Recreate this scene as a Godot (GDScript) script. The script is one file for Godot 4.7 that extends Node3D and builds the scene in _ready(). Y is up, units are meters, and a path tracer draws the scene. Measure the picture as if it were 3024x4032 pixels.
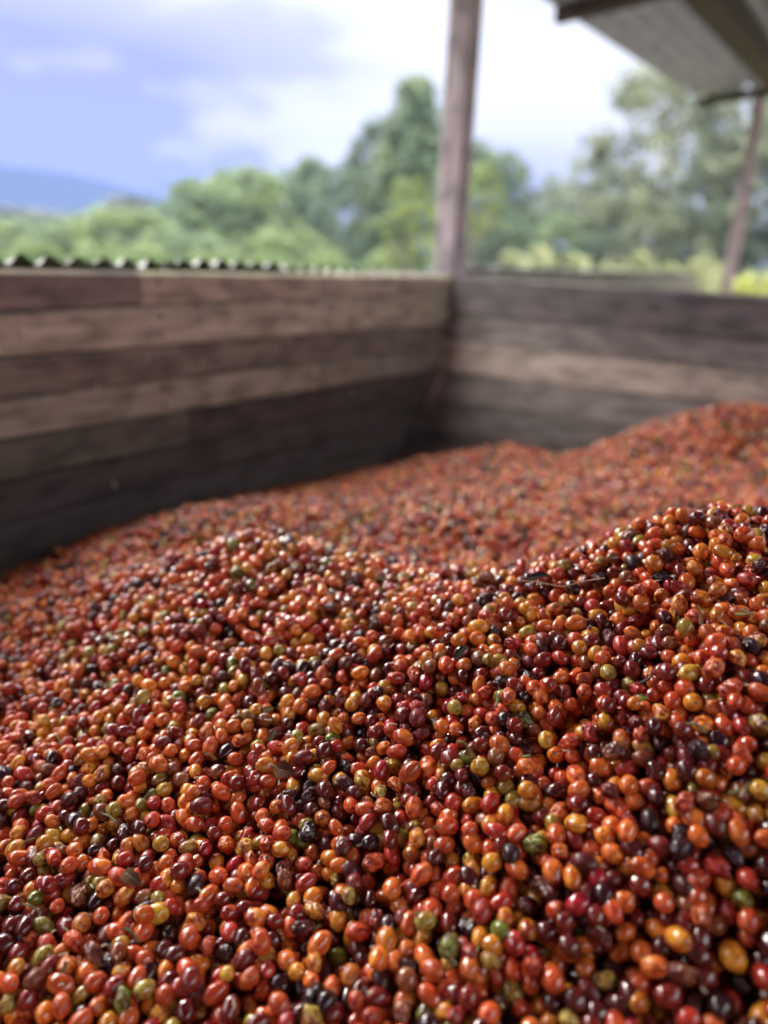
extends Node3D
# A timber bin of coffee cherries under an open tin roof, woods and a blue hill beyond.
# Bin axes: s runs along the left wall (away from the viewer), t runs inward from it, h is height.
const CORNER := Vector2(0.2068, -2.8264)
const ALONG := Vector2(0.51504, -0.85717)
const INWARD := Vector2(0.85717, 0.51504)
const EYE := Vector3(0, 1.5, 0)
const PITCH := 17.19
const ROLL := 2.5
const FOV := 67.35
const FOCAL := 1.50099          # of half the picture's height
const PILE := [[-2.2267, 1.1092, 0.3644], [-2.3268, 0.9112, 0.2104], [-2.1488, 1.293, -1.4828], [-2.1341, 1.0498, -0.7195], [-2.2393, 0.7851, -0.0444], [-2.087, 1.268, 1.2035], [-2.035, 0.9859, -0.6553], [-2.0728, 0.7837, 0.3151], [-2.1287, 0.6233, -0.1992], [-2.0221, 1.1326, -0.1417], [-2.0055, 1.2471, 0.4516], [-1.9295, 1.2309, 0.1999], [-1.9273, 1.1177, -1.9048], [-1.9082, 1.1717, -0.3751], [-1.9884, 1.0543, 1.768], [-1.9496, 0.9316, -0.4217], [-1.9551, 0.8111, -0.5251], [-2.0049, 0.6339, -0.4075], [-2.0197, 0.4627, -0.6563], [-1.91, 0.9643, 1.0411], [-1.8742, 0.7224, 1.0552], [-1.8982, 0.6044, -1.105], [-1.9103, 0.4733, 1.3346], [-1.8467, 0.8157, -0.6468], [-1.9029, 0.2875, -0.2537], [-1.8451, 0.8989, -0.0962], [-1.4732, 0.5329, 0.1449], [-1.4269, 0.7106, 0.6333], [-1.3131, 0.8017, 0.2251], [-1.0403, 0.852, 0.0208], [-0.9575, 0.6528, 0.1368], [-0.7652, 0.991, 0.3921], [-0.6306, 1.1, -0.7615], [-0.7418, 0.8072, -0.5248], [-1.2146, 0.4788, -0.3248], [-1.581, 0.4518, 0.4005], [-1.6864, 0.3814, 1.0426], [-1.8023, 1.2176, 0.206], [-1.8016, 1.1824, 0.3629], [-1.821, 1.1394, 1.3382], [-1.8249, 1.0892, 0.0708], [-1.8285, 1.0395, 0.3178], [-1.8357, 0.9841, -1.1457], [-1.8378, 0.6835, 0.3693], [-1.8095, 0.7327, 0.2122], [-1.8519, 0.6112, 2.2082], [-1.7889, 0.8132, 0.6375], [-1.4601, 1.1891, -0.4101], [-1.4941, 1.0881, 0.7852], [-1.5177, 0.9795, -1.6566], [-1.714, 0.5771, 0.0899], [-1.6393, 0.6512, -1.4163], [-1.7676, 0.4978, -2.2694], [-1.7666, -0.0, -0.1878], [-1.5385, 0.0, -0.026], [-1.3259, 0.0, 0.0178], [-1.0616, -0.0, 0.0107], [-0.7215, -0.0, -0.1156], [-0.3533, -0.0, 0.0647], [-0.2706, 0.3975, 0.0395], [-0.2667, 0.5632, -0.3522], [-0.2172, 0.718, -0.2048], [-0.1706, 0.865, -1.0485], [-0.1513, 0.9216, 1.4447], [-0.1434, 1.078, -0.7697], [-0.5595, 0.5077, 1.4512], [-0.5915, 0.4242, -0.2819], [-0.4538, 0.7721, 1.1039], [-0.3915, 0.9011, -0.606], [-0.3835, 0.9589, 1.1497], [-0.3811, 1.0976, 0.4896], [-0.5082, 0.6444, -1.5594], [-2.4, -0.0, 0.0978], [-3.2, 0.0, 0.002], [-3.2, 1.2, 0.0416], [-2.9, 0.6, 0.0811], [-2.45, 1.3, -0.0923], [-2.6, 1.5, -0.338], [-2.2, 2.2, 0.0181], [-1.2, 2.4, -0.0503], [-0.2, 2.2, 0.0108], [-3.2, 2.3, -0.0375], [-2.6, 1.9, 0.2529]]
const PILE_FLAT := [1.02541, -0.05663, 0.12367]
var rng := RandomNumberGenerator.new()
var taken := {}
var cam_basis: Basis
var hgrid := PackedFloat32Array()
const GS0 := -3.3
const GT0 := -0.04
const GSTEP := 0.02
const GNS := 172
const GNT := 130
var lump := FastNoiseLite.new()

func _ready() -> void:
	rng.seed = 20240611
	lump.seed = 11
	lump.frequency = 14.0
	lump.fractal_octaves = 2
	setup_view()
	setup_ground()
	setup_timber()
	setup_roof()
	setup_tin()
	setup_trees()
	setup_cherries()
	setup_litter()

# ---------------------------------------------------------------- view, sky, light
func setup_view() -> void:
	var cam := Camera3D.new()
	cam.name = "camera"
	var p := deg_to_rad(PITCH)
	var fwd := Vector3(0, -sin(p), -cos(p))
	var up0 := Vector3.RIGHT.cross(fwd)
	var q := deg_to_rad(ROLL)
	var up := up0 * cos(q) - Vector3.RIGHT * sin(q)
	cam_basis = Basis(fwd.cross(up), up, -fwd)
	cam.transform = Transform3D(cam_basis, EYE)
	cam.fov = FOV
	cam.near = 0.05
	cam.far = 3000.0
	var lens := CameraAttributesPhysical.new()
	lens.frustum_focal_length = 18.01
	lens.frustum_focus_distance = 0.61
	lens.exposure_aperture = 1.5
	lens.frustum_near = 0.05
	lens.frustum_far = 3000.0
	cam.attributes = lens
	cam.fov = FOV
	add_child(cam)
	cam.current = true

	var env := Environment.new()
	env.background_mode = Environment.BG_SKY
	env.tonemap_mode = Environment.TONE_MAPPER_LINEAR
	env.tonemap_exposure = 2.5
	env.sky = Sky.new()
	env.sky.sky_material = cloudy_sky()
	env.fog_enabled = true
	env.fog_density = 0.0006
	env.fog_light_color = Color(0.48, 0.60, 1.0)
	env.sdfgi_enabled = true
	env.ssao_enabled = true
	env.ssil_enabled = true
	var we := WorldEnvironment.new()
	we.name = "world"
	we.environment = env
	add_child(we)

	var sun := DirectionalLight3D.new()
	sun.name = "sun"
	sun.light_energy = 0.45
	sun.light_angular_distance = 20.0
	sun.light_color = Color(1.0, 0.97, 0.93)
	sun.shadow_enabled = true
	add_child(sun)
	sun.look_at_from_position(Vector3(-14, 12.5, -16), Vector3.ZERO, Vector3.UP)

func cloudy_sky() -> PanoramaSkyMaterial:
	var w := 1024
	var h := 512
	var im := Image.create(w, h, false, Image.FORMAT_RGBF)
	var big := FastNoiseLite.new()
	big.seed = 5
	big.frequency = 2.2
	big.fractal_octaves = 4
	var fine := FastNoiseLite.new()
	fine.seed = 9
	fine.frequency = 5.0
	fine.fractal_octaves = 3
	for j in h:
		var el := (0.5 - (j + 0.5) / h) * PI
		for i in w:
			var az := wrapf((i + 0.5) / w * TAU, -PI, PI)
			var d := Vector3(sin(az) * cos(el), sin(el) * 2.6, -cos(az) * cos(el))
			# grey: how blue-grey the cloud base is there; broken cloud all round, a long bank to the left
			var n := big.get_noise_3dv(d) + 0.4 * fine.get_noise_3dv(d)
			var bank := exp(-pow((az + 0.47) / 0.30, 2) - pow((el - 0.145) / 0.08, 2))
			var low := exp(-pow((az + 0.20) / 0.22, 2) - pow((el - 0.055) / 0.035, 2))
			var wisp := exp(-pow((az - 0.16) / 0.10, 2) - pow((el - 0.125) / 0.04, 2))
			var grey := smoothstep(-0.1, 0.4, n) * 0.5 + bank * (0.95 + 1.4 * n) + 0.5 * low + 0.5 * wisp
			grey = clampf(grey, 0.0, 1.0)
			var white := Vector3(0.455, 0.468, 0.472) + Vector3(2.6, 2.58, 2.5) * smoothstep(0.33, 0.65, el)
			var blue := Vector3(0.205, 0.225, 0.345) + Vector3(1.2, 1.25, 1.35) * smoothstep(0.33, 0.65, el)
			var c := white.lerp(blue, grey)
			im.set_pixel(i, j, Color(c.x, c.y, c.z))
	var m := PanoramaSkyMaterial.new()
	m.panorama = ImageTexture.create_from_image(im)
	return m

# ---------------------------------------------------------------- helpers
func P(s: float, t: float, h: float) -> Vector3:
	return Vector3(CORNER.x + ALONG.x * s + INWARD.x * t, h, CORNER.y + ALONG.y * s + INWARD.y * t)

func local_of(p: Vector3) -> Vector2:
	var q := Vector2(p.x, p.z) - CORNER
	return Vector2(q.dot(ALONG), q.dot(INWARD))

func numbered(called: String) -> String:
	if not taken.has(called):
		taken[called] = 0
		return called
	taken[called] += 1
	return "%s_%03d" % [called, taken[called]]

func tag(o: Node3D, label: String, category: String, group := "", kind := "") -> Node3D:
	o.set_meta("label", label)
	if category: o.set_meta("category", category)
	if group: o.set_meta("group", group)
	if kind: o.set_meta("kind", kind)
	return o

func thing(called: String, label: String, category: String, at := Vector3.ZERO, group := "") -> Node3D:
	var o := Node3D.new()
	o.name = numbered(called)
	o.position = at
	add_child(o)
	tag(o, label, category, group, "thing")
	return o

func part(called: String, mesh: Mesh, m: Material, parent: Node) -> MeshInstance3D:
	var o := MeshInstance3D.new()
	o.name = numbered(called) if parent == self else called
	o.mesh = mesh
	if m: o.material_override = m
	parent.add_child(o, true)
	return o

func quad(st: SurfaceTool, a: Vector3, b: Vector3, c: Vector3, d: Vector3, ua := Vector2.ZERO, ub := Vector2.RIGHT, uc := Vector2.ONE, ud := Vector2.DOWN) -> void:
	# a b c d clockwise seen from the front
	var n := (c - a).cross(b - a)
	if n.length_squared() < 1e-18: n = (d - a).cross(c - a)
	n = n.normalized()
	for k in [[a, ua], [b, ub], [c, uc], [a, ua], [c, uc], [d, ud]]:
		st.set_normal(n)
		st.set_uv(k[1])
		st.add_vertex(k[0])

func hexa(st: SurfaceTool, c: Array, u0 := 0.0, v0 := 0.0) -> void:
	# c: eight corners, 0-3 one end (around), 4-7 the other end; uv: u along the length, v round the girth
	var mid := Vector3.ZERO
	for p in c: mid += p / 8.0
	var L: float = (c[4] - c[0]).length()
	var v := v0
	for k in 4:
		var a: Vector3 = c[k]
		var b: Vector3 = c[(k + 1) % 4]
		var g: float = (b - a).length()
		face_out(st, mid, [a, b, c[4 + (k + 1) % 4], c[4 + k]], [Vector2(u0, v), Vector2(u0, v + g), Vector2(u0 + L, v + g), Vector2(u0 + L, v)])
		v += g
	for e in [0, 4]:
		var w: float = (c[e + 1] - c[e]).length()
		var g2: float = (c[e + 3] - c[e]).length()
		face_out(st, mid, [c[e], c[e + 1], c[e + 2], c[e + 3]], [Vector2(u0, v0), Vector2(u0 + w * 0.2, v0), Vector2(u0 + w * 0.2, v0 + g2), Vector2(u0, v0 + g2)])

func face_out(st: SurfaceTool, mid: Vector3, q: Array, uv: Array) -> void:
	var n: Vector3 = (q[2] - q[0]).cross(q[1] - q[0])
	if n.dot((q[0] + q[2]) * 0.5 - mid) < 0.0:
		quad(st, q[0], q[3], q[2], q[1], uv[0], uv[3], uv[2], uv[1])
	else:
		quad(st, q[0], q[1], q[2], q[3], uv[0], uv[1], uv[2], uv[3])

func begin() -> SurfaceTool:
	var st := SurfaceTool.new()
	st.begin(Mesh.PRIMITIVE_TRIANGLES)
	return st

# a sawn timber between two points, its section given by two half vectors; corners chamfered, a little bowed
func timber(a: Vector3, b: Vector3, x: Vector3, y: Vector3) -> ArrayMesh:
	var st := begin()
	var ring := []
	var ch := 0.12
	for k in [[1, 1 - ch], [1 - ch, 1], [-1 + ch, 1], [-1, 1 - ch], [-1, -1 + ch], [-1 + ch, -1], [1 - ch, -1], [1, -1 + ch]]:
		ring.append(x * k[0] + y * k[1])
	var n := 6
	var u0 := rng.randf() * 7.0
	var v0 := rng.randf() * 7.0
	var L := (b - a).length()
	var rings := []
	var axis := (b - a).normalized()
	for i in n + 1:
		var f := float(i) / n
		var w := x.normalized() * rng.randf_range(-1, 1) * 0.0025 + y.normalized() * rng.randf_range(-1, 1) * 0.0025
		var r := []
		for p in ring:
			r.append(a.lerp(b, f) + p * (1.0 + rng.randf_range(-0.02, 0.02)) + w)
		rings.append(r)
	var mid := (a + b) * 0.5
	for i in n:
		var v := v0
		for k in 8:
			var k2 := (k + 1) % 8
			var g: float = (ring[k2] - ring[k]).length()
			var c0 := a.lerp(b, (i + 0.5) / n)
			face_out(st, c0, [rings[i][k], rings[i][k2], rings[i + 1][k2], rings[i + 1][k]],
				[Vector2(u0 + L * i / n, v), Vector2(u0 + L * i / n, v + g), Vector2(u0 + L * (i + 1) / n, v + g), Vector2(u0 + L * (i + 1) / n, v)])
			v += g
	for e in [0, n]:
		var c: Vector3 = a if e == 0 else b
		for k in 8:
			face_out(st, mid, [c, rings[e][k], rings[e][(k + 1) % 8], c], [Vector2(u0, v0), Vector2(u0 + 0.01, v0), Vector2(u0, v0 + 0.01), Vector2(u0, v0)])
	return st.commit()

func noise_image(w: int, h: int, sd: int, freq: Vector2, octaves: int, ramp: Array, warp := 0.0) -> ImageTexture:
	# a seamless-enough noise picture through a colour ramp [[t, Color], ...]
	var n := FastNoiseLite.new()
	n.seed = sd
	n.frequency = 1.0
	n.fractal_octaves = octaves
	if warp > 0.0:
		n.domain_warp_enabled = true
		n.domain_warp_amplitude = warp
		n.domain_warp_frequency = 0.5
	var g := Gradient.new()
	g.offsets = PackedFloat32Array(ramp.map(func(k): return k[0]))
	g.colors = PackedColorArray(ramp.map(func(k): return k[1]))
	var im := Image.create(w, h, false, Image.FORMAT_RGBA8)
	for j in h:
		for i in w:
			# fade into the picture's own beginning at its end, so that it repeats without a seam
			var x := float(i) / w
			var y := float(j) / h
			var ax := smoothstep(0.75, 1.0, x)
			var ay := smoothstep(0.75, 1.0, y)
			var v := 0.0
			for e in [[0, 0, (1.0 - ax) * (1.0 - ay)], [1, 0, ax * (1.0 - ay)], [0, 1, (1.0 - ax) * ay], [1, 1, ax * ay]]:
				if e[2] > 0.0: v += e[2] * n.get_noise_2d((x - e[0]) * freq.x, (y - e[1]) * freq.y)
			im.set_pixel(i, j, g.sample(clampf(v * 0.9 + 0.5, 0.0, 1.0)))
	return ImageTexture.create_from_image(im)

var wood_tex: ImageTexture
var wood_stain: ImageTexture
var wood_mask: ImageTexture
var wood_mats := {}

func wood(tint: Color) -> StandardMaterial3D:
	if wood_mats.has(tint): return wood_mats[tint]
	if wood_tex == null:
		wood_tex = noise_image(384, 384, 31, Vector2(4.0, 30.0), 4, [[0.15, Color(0.85, 0.84, 0.83)], [0.5, Color(0.92, 0.91, 0.9)], [0.9, Color(1, 1, 1)]])
		wood_stain = noise_image(256, 256, 57, Vector2(6, 4), 5, [[0.25, Color(0.16, 0.14, 0.15)], [0.5, Color(0.24, 0.2, 0.2)], [0.75, Color(0.3, 0.24, 0.23)]])
		wood_mask = noise_image(256, 256, 71, Vector2(9, 9), 5, [[0.35, Color(0, 0, 0)], [0.85, Color(0.42, 0.42, 0.42)]])
	var m := StandardMaterial3D.new()
	m.resource_name = "weathered wood"
	m.albedo_color = tint
	m.albedo_texture = wood_tex
	m.uv1_scale = Vector3(0.8, 1.6, 1)
	m.roughness = 0.85
	m.detail_enabled = true
	m.detail_blend_mode = BaseMaterial3D.BLEND_MODE_MUL
	m.detail_albedo = wood_stain
	m.detail_mask = wood_mask
	m.detail_uv_layer = BaseMaterial3D.DETAIL_UV_1
	m.heightmap_enabled = true
	m.heightmap_texture = wood_tex
	m.heightmap_scale = 0.06
	wood_mats[tint] = m
	return m

func flat(c: Color, rough := 0.7, metal := 0.0) -> StandardMaterial3D:
	var m := StandardMaterial3D.new()
	m.albedo_color = c.linear_to_srgb()
	m.roughness = rough
	m.metallic = metal
	return m

# ---------------------------------------------------------------- ground and hills
func setup_ground() -> void:
	var st := begin()
	var n := 40
	var lift := FastNoiseLite.new()
	lift.seed = 3
	lift.frequency = 0.02
	var hh := func(x: float, z: float) -> float:
		var d := Vector2(x, z).length()
		return lift.get_noise_2d(x, z) * 1.6 * smoothstep(14.0, 60.0, d)
	var xs := []
	for i in n + 1:
		var f := 2.0 * i / n - 1.0
		xs.append(signf(f) * pow(absf(f), 2.2) * 800.0)
	for i in n:
		for j in n:
			var a := Vector3(xs[i], 0, xs[j])
			var b := Vector3(xs[i + 1], 0, xs[j])
			var c := Vector3(xs[i + 1], 0, xs[j + 1])
			var d := Vector3(xs[i], 0, xs[j + 1])
			for q in [a, b, c, a, c, d]:
				st.set_uv(Vector2(q.x, q.z) * 0.2)
				st.add_vertex(Vector3(q.x, hh.call(q.x, q.z), q.z))
	st.index()
	st.generate_normals()
	var gm := StandardMaterial3D.new()
	gm.resource_name = "rough pasture"
	gm.albedo_texture = noise_image(256, 256, 13, Vector2(7, 7), 5, [[0.2, Color(0.22, 0.25, 0.13)], [0.5, Color(0.30, 0.33, 0.17)], [0.8, Color(0.38, 0.38, 0.22)]])
	gm.roughness = 0.95
	var g := part("ground", st.commit(), gm, self)
	tag(g, "rough green pasture around the shed", "", "", "structure")

	# shed floor slab
	st = begin()
	hexa(st, [P(-5.5, -0.1, 0.0), P(-5.5, 3.3, 0.0), P(-5.5, 3.3, 0.06), P(-5.5, -0.1, 0.06), P(4.8, -0.1, 0.0), P(4.8, 3.3, 0.0), P(4.8, 3.3, 0.06), P(4.8, -0.1, 0.06)])
	var fl := part("floor", st.commit(), flat(Color(0.2, 0.18, 0.16), 0.9), self)
	tag(fl, "concrete floor slab under the shed", "", "", "structure")

	# blue hills, two ranges, far off
	for k in 2:
		st = begin()
		var rid := FastNoiseLite.new()
		rid.seed = 40 + k
		rid.frequency = 0.004
		rid.fractal_octaves = 4
		var m := 90
		var dist := 560.0 + 180.0 * k
		var prof := []
		for i in m + 1:
			var az := lerpf(-1.5, 1.3, float(i) / m)
			var x := sin(az)
			var base: float
			if k == 0:
				base = 54.0 * maxf(0.0, 1.0 - exp((az + 0.10) / 0.13)) + 5.0
			else:
				base = 20.0 + 26.0 * smoothstep(0.3, -0.6, az)
			base += rid.get_noise_2d(az * 900.0, 0.0) * 5.0
			prof.append([Vector3(sin(az), 0, -cos(az)), maxf(base, 2.0)])
		for i in m:
			for r in 6:
				var q := []
				for e in [[i, r], [i + 1, r], [i + 1, r + 1], [i, r + 1]]:
					var f: float = e[1] / 6.0
					var dir: Vector3 = prof[e[0]][0]
					var top: float = prof[e[0]][1]
					q.append(dir * (dist - 220.0 * (1.0 - f) * 0.6) + Vector3(0, -3.0 + (top + 3.0) * pow(f, 1.3) + rid.get_noise_2d(dir.x * 5000.0, f * 200.0) * 4.0 * f * (1.0 - f), 0))
				for p in [q[0], q[3], q[2], q[0], q[2], q[1]]:
					st.set_uv(Vector2(p.x, p.z) * 0.01)
					st.add_vertex(p)
		st.index()
		st.generate_normals()
		var hm := flat(Color(0.03, 0.045, 0.045), 1.0)
		var hill := part("hills", st.commit(), hm, self)
		tag(hill, "blue forested hill range in the haze" if k == 0 else "faint low hills behind the woods", "", "", "structure")

# ---------------------------------------------------------------- timber bin
const EARTH := Color(0.56, 0.48, 0.46)

var nail: ArrayMesh
var nail_rust: StandardMaterial3D

func plank_wall_piece(parent: Node3D, a: float, b: float, h0a: float, h0b: float, h1a: float, h1b: float, side: int, tint: Color, off: float, called := "plank") -> void:
	# side 0: left wall (runs along s, faces +t); side 1: partition (runs along t, faces -s)
	var th := 0.024
	var gap := 0.002
	var c := []
	for e in [[a, h0a, h1a], [b, h0b, h1b]]:
		for q in [[off, 0], [off, 1], [off - th, 1], [off - th, 0]]:
			var h: float = (e[2] - gap) if q[1] == 1 else (e[1] + gap)
			var p: Vector3
			if side == 0:
				p = P(e[0], q[0], h)
			else:
				p = P(slope_s(h) - q[0], e[0], h)
			c.append(p - parent.position)
	var st := begin()
	plank_mesh(st, c)
	var board := part(called, st.commit(), wood(tint), parent)
	# rusty nail heads, two at each stud
	if nail == null:
		var sn := begin()
		for g in 6:
			var d0 := Vector3(cos(TAU * g / 6.0), 0, sin(TAU * g / 6.0)) * 0.0045
			var d1 := Vector3(cos(TAU * (g + 1) / 6.0), 0, sin(TAU * (g + 1) / 6.0)) * 0.0045
			face_out(sn, Vector3(0, -0.01, 0), [d0 + Vector3(0, 0.0008, 0), d1 + Vector3(0, 0.0008, 0), Vector3(0, 0.002, 0), Vector3(0, 0.002, 0)], [Vector2.ZERO, Vector2.ZERO, Vector2.ZERO, Vector2.ZERO])
			face_out(sn, Vector3.ZERO, [d0 + Vector3(0, 0.0008, 0), d1 + Vector3(0, 0.0008, 0), d1 - Vector3(0, 0.002, 0), d0 - Vector3(0, 0.002, 0)], [Vector2.ZERO, Vector2.ZERO, Vector2.ZERO, Vector2.ZERO])
		nail = sn.commit()
		nail_rust = flat(Color(0.12, 0.06, 0.04), 0.7, 0.3)
	var out: Vector3 = (c[0] - c[3]).normalized()
	for stud in [-2.6, -1.95, -1.35, -0.75, -0.12, 0.3, 0.9, 1.5, 2.1, 2.9, 3.7]:
		if stud < minf(a, b) + 0.03 or stud > maxf(a, b) - 0.03: continue
		for f in [0.25, 0.75]:
			var u: float = (stud - a) / (b - a)
			var o := part("nail", nail, nail_rust, board)
			var side_up: Vector3 = (c[1] - c[0]).normalized()
			o.basis = Basis(out.cross(side_up), out, side_up)
			o.position = (c[0] as Vector3).lerp(c[1], f).lerp((c[4] as Vector3).lerp(c[5], f), u) + out * 0.0015

func slope_s(h: float) -> float:
	# the partition stands upright at the top and leans into the bin lower down
	if h > 1.335: return -0.045 * (1.5 - h) / 0.165
	return -0.045 + 0.68 * (h - 1.335)

func plank_mesh(st: SurfaceTool, c: Array) -> void:
	# like hexa but cut into lengths with slightly wavy edges, and the two front edges eased
	var u0 := rng.randf() * 9.0
	var v0 := rng.randf() * 9.0
	var n := 8
	var prev := []
	for i in n + 1:
		var f := float(i) / n
		var r := []
		for k in 4: r.append((c[k] as Vector3).lerp(c[4 + k], f))
		var up: Vector3 = (r[1] - r[0]).normalized()
		var out: Vector3 = (r[0] - r[3]).normalized()
		var w0 := rng.randf_range(-0.0012, 0.0012)
		var w1 := rng.randf_range(-0.0012, 0.0012)
		var o := rng.randf_range(-0.0012, 0.0012)
		var front0: Vector3 = r[0] + up * w0 + out * o
		var front1: Vector3 = r[1] + up * w1 + out * o
		# ring: bottom back, bottom front eased (2), top front eased (2), top back
		var ring := [r[3] + up * (w0 + 0.007), front0 - out * 0.003, front0 + up * 0.003, front1 - up * 0.003, front1 - out * 0.003, r[2] + up * (w1 + 0.007)]
		if i > 0:
			var mid: Vector3 = (ring[0] + ring[3] + prev[0] + prev[3]) * 0.25
			var v := v0
			var L: float = (c[4] - c[0]).length()
			for k in 6:
				var k2 := (k + 1) % 6
				var g: float = (ring[k2] - ring[k]).length()
				face_out(st, mid, [prev[k], prev[k2], ring[k2], ring[k]], [Vector2(u0 + L * (i - 1) / n, v), Vector2(u0 + L * (i - 1) / n, v + g), Vector2(u0 + L * i / n, v + g), Vector2(u0 + L * i / n, v)])
				v += g
		if i == 0 or i == n:
			var m2: Vector3 = (c[0] + c[6]) * 0.5
			for k in 4:
				face_out(st, m2, [ring[0], ring[k + 1], ring[k + 2 if k < 3 else 5], ring[0]], [Vector2(u0, v0), Vector2(u0, v0 + 0.02), Vector2(u0 + 0.02, v0), Vector2(u0, v0)])
		prev = ring

func setup_timber() -> void:
	var lw := thing("timber_wall", "long weathered plank side of the bin, left of the corner post", "plank wall", P(-1.7, 0, 0.06))
	# [lower edge at near end, at corner, upper edge near, corner, tint near piece, tint far piece, joint]
	var stained_shaded := Color(0.384, 0.340, 0.323)     # fruit-stained boards, with some of the bin's shade painted into the tint
	var rows := [
		[1.408, 1.447, 1.478, 1.502, Color(0.635, 0.589, 0.516), Color(0.840, 0.796, 0.671), -1.40],
		[1.331, 1.337, 1.408, 1.447, Color(0.860, 0.830, 0.703), Color(0.829, 0.798, 0.675), -0.62],
		[1.261, 1.262, 1.331, 1.337, Color(0.609, 0.572, 0.501), Color(0.598, 0.562, 0.501), -0.9],
		[1.186, 1.182, 1.261, 1.262, Color(0.734, 0.710, 0.616), Color(0.658, 0.630, 0.554), -0.78],
		[1.110, 1.105, 1.186, 1.182, Color(0.490, 0.470, 0.410), stained_shaded, -1.28],
		[1.034, 1.028, 1.110, 1.105, stained_shaded, stained_shaded, -1.45],
		[0.955, 0.950, 1.034, 1.028, stained_shaded, stained_shaded, -1.1],
		[0.876, 0.872, 0.955, 0.950, stained_shaded, stained_shaded, -1.9],
		[0.780, 0.780, 0.876, 0.872, stained_shaded, stained_shaded, -1.0]]
	var s0 := -3.4
	var s1 := -0.001
	for r in rows:
		var off := rng.randf_range(-0.004, 0.001)
		var j: float = r[6]
		var at := func(s: float, a: float, b: float) -> float: return lerpf(a, b, (s + 1.72) / 1.72)
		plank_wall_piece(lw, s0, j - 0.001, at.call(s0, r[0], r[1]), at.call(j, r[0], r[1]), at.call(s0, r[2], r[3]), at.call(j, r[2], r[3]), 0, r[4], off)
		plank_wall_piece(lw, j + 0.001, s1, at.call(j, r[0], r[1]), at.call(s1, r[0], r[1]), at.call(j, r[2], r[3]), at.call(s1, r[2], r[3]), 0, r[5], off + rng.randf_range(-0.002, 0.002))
	# pale torn splinters on the boards
	for q in [[-1.40, 1.30, 0.020], [-1.24, 1.285, 0.018], [-1.53, 1.255, 0.020], [-1.23, 1.392, 0.03], [-1.68, 1.36, 0.02], [-0.34, 1.36, 0.022], [-1.50, 1.05, 0.02], [-0.62, 1.15, 0.02]]:
		var st := begin()
		var a := P(q[0], 0.001, q[1]) - lw.position
		var b := P(q[0] + rng.randf_range(-0.006, 0.006), 0.003, q[1] + q[2]) - lw.position
		hexa(st, [a, a + (P(0.003, 0, 0) - P(0, 0, 0)), a + (P(0.003, 0.003, 0) - P(0, 0, 0)), a + (P(0, 0.003, 0) - P(0, 0, 0)), b, b + (P(0.0015, 0, 0) - P(0, 0, 0)), b + (P(0.0015, 0.002, 0) - P(0, 0, 0)), b + (P(0, 0.002, 0) - P(0, 0, 0))])
		part("splinter", st.commit(), flat(Color(0.678, 0.670, 0.526), 0.8), lw)

	var pw := thing("timber_partition", "grey plank end of the bin, right of the corner post, its lower boards leaning in", "plank wall", P(0, 1.2, 0.06))
	var t0 := 0.006
	var t1 := 2.44
	var prow := [
		[1.377, 1.349, 1.500, 1.466, Color(0.529, 0.492, 0.478), 0.002],
		[1.290, 1.257, 1.377, 1.349, Color(0.600, 0.554, 0.528), -0.004],
		[1.185, 1.190, 1.290, 1.257, Color(0.758, 0.685, 0.628), 0.0],
		[1.095, 1.100, 1.185, 1.190, Color(0.564, 0.518, 0.494), -0.003],
		[1.000, 1.010, 1.095, 1.100, Color(0.459, 0.421, 0.402), 0.001],
		[0.905, 0.915, 1.000, 1.010, stained_shaded, -0.003],
		[0.800, 0.800, 0.905, 0.915, stained_shaded, 0.0]]
	for r in prow:
		var at := func(t: float, a: float, b: float) -> float: return lerpf(a, b, clampf(t / 1.05, 0, 1.15))
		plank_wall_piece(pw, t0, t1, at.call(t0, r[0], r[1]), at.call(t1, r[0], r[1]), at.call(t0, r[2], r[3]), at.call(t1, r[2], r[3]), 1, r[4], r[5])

	# the neighbouring bin's side, running on behind the partition to the far post
	var nw := thing("timber_wall", "pale plank side of the next bin, behind the partition, running to the far post", "plank wall", P(2.3, 0, 0.06))
	for r in [[1.44, 1.48, 1.515, 1.575, Color(0.630, 0.600, 0.533)], [1.36, 1.39, 1.44, 1.48, Color(0.678, 0.690, 0.616)], [1.26, 1.28, 1.36, 1.39, Color(0.602, 0.620, 0.554)], [1.16, 1.17, 1.26, 1.28, Color(0.546, 0.560, 0.500)]]:
		plank_wall_piece(nw, 0.10, 4.42, r[0], r[1], r[2], r[3], 0, r[4], rng.randf_range(-0.004, 0.0))

	# the two sides of the bin that stand behind and beside the viewer
	var rw := thing("timber_wall", "plank side of the bin opposite the corner post, beyond the right edge", "plank wall", P(-1.7, 2.45, 0.06))
	var bw := thing("timber_wall", "plank end of the bin behind the viewer", "plank wall", P(-3.4, 1.2, 0.06))
	for k in 6:
		var h0 := 0.78 + k * 0.115
		var st := begin()
		plank_mesh(st, [P(-3.4, 2.45, h0) - rw.position, P(-3.4, 2.45, h0 + 0.112) - rw.position, P(-3.4, 2.475, h0 + 0.112) - rw.position, P(-3.4, 2.475, h0) - rw.position, P(0, 2.45, h0) - rw.position, P(0, 2.45, h0 + 0.112) - rw.position, P(0, 2.475, h0 + 0.112) - rw.position, P(0, 2.475, h0) - rw.position])
		part("plank", st.commit(), wood(EARTH), rw)
		st = begin()
		plank_mesh(st, [P(-3.402, 0.0, h0) - bw.position, P(-3.402, 0.0, h0 + 0.112) - bw.position, P(-3.426, 0.0, h0 + 0.112) - bw.position, P(-3.426, 0.0, h0) - bw.position, P(-3.402, 2.44, h0) - bw.position, P(-3.402, 2.44, h0 + 0.112) - bw.position, P(-3.426, 2.44, h0 + 0.112) - bw.position, P(-3.426, 2.44, h0) - bw.position])
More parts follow.
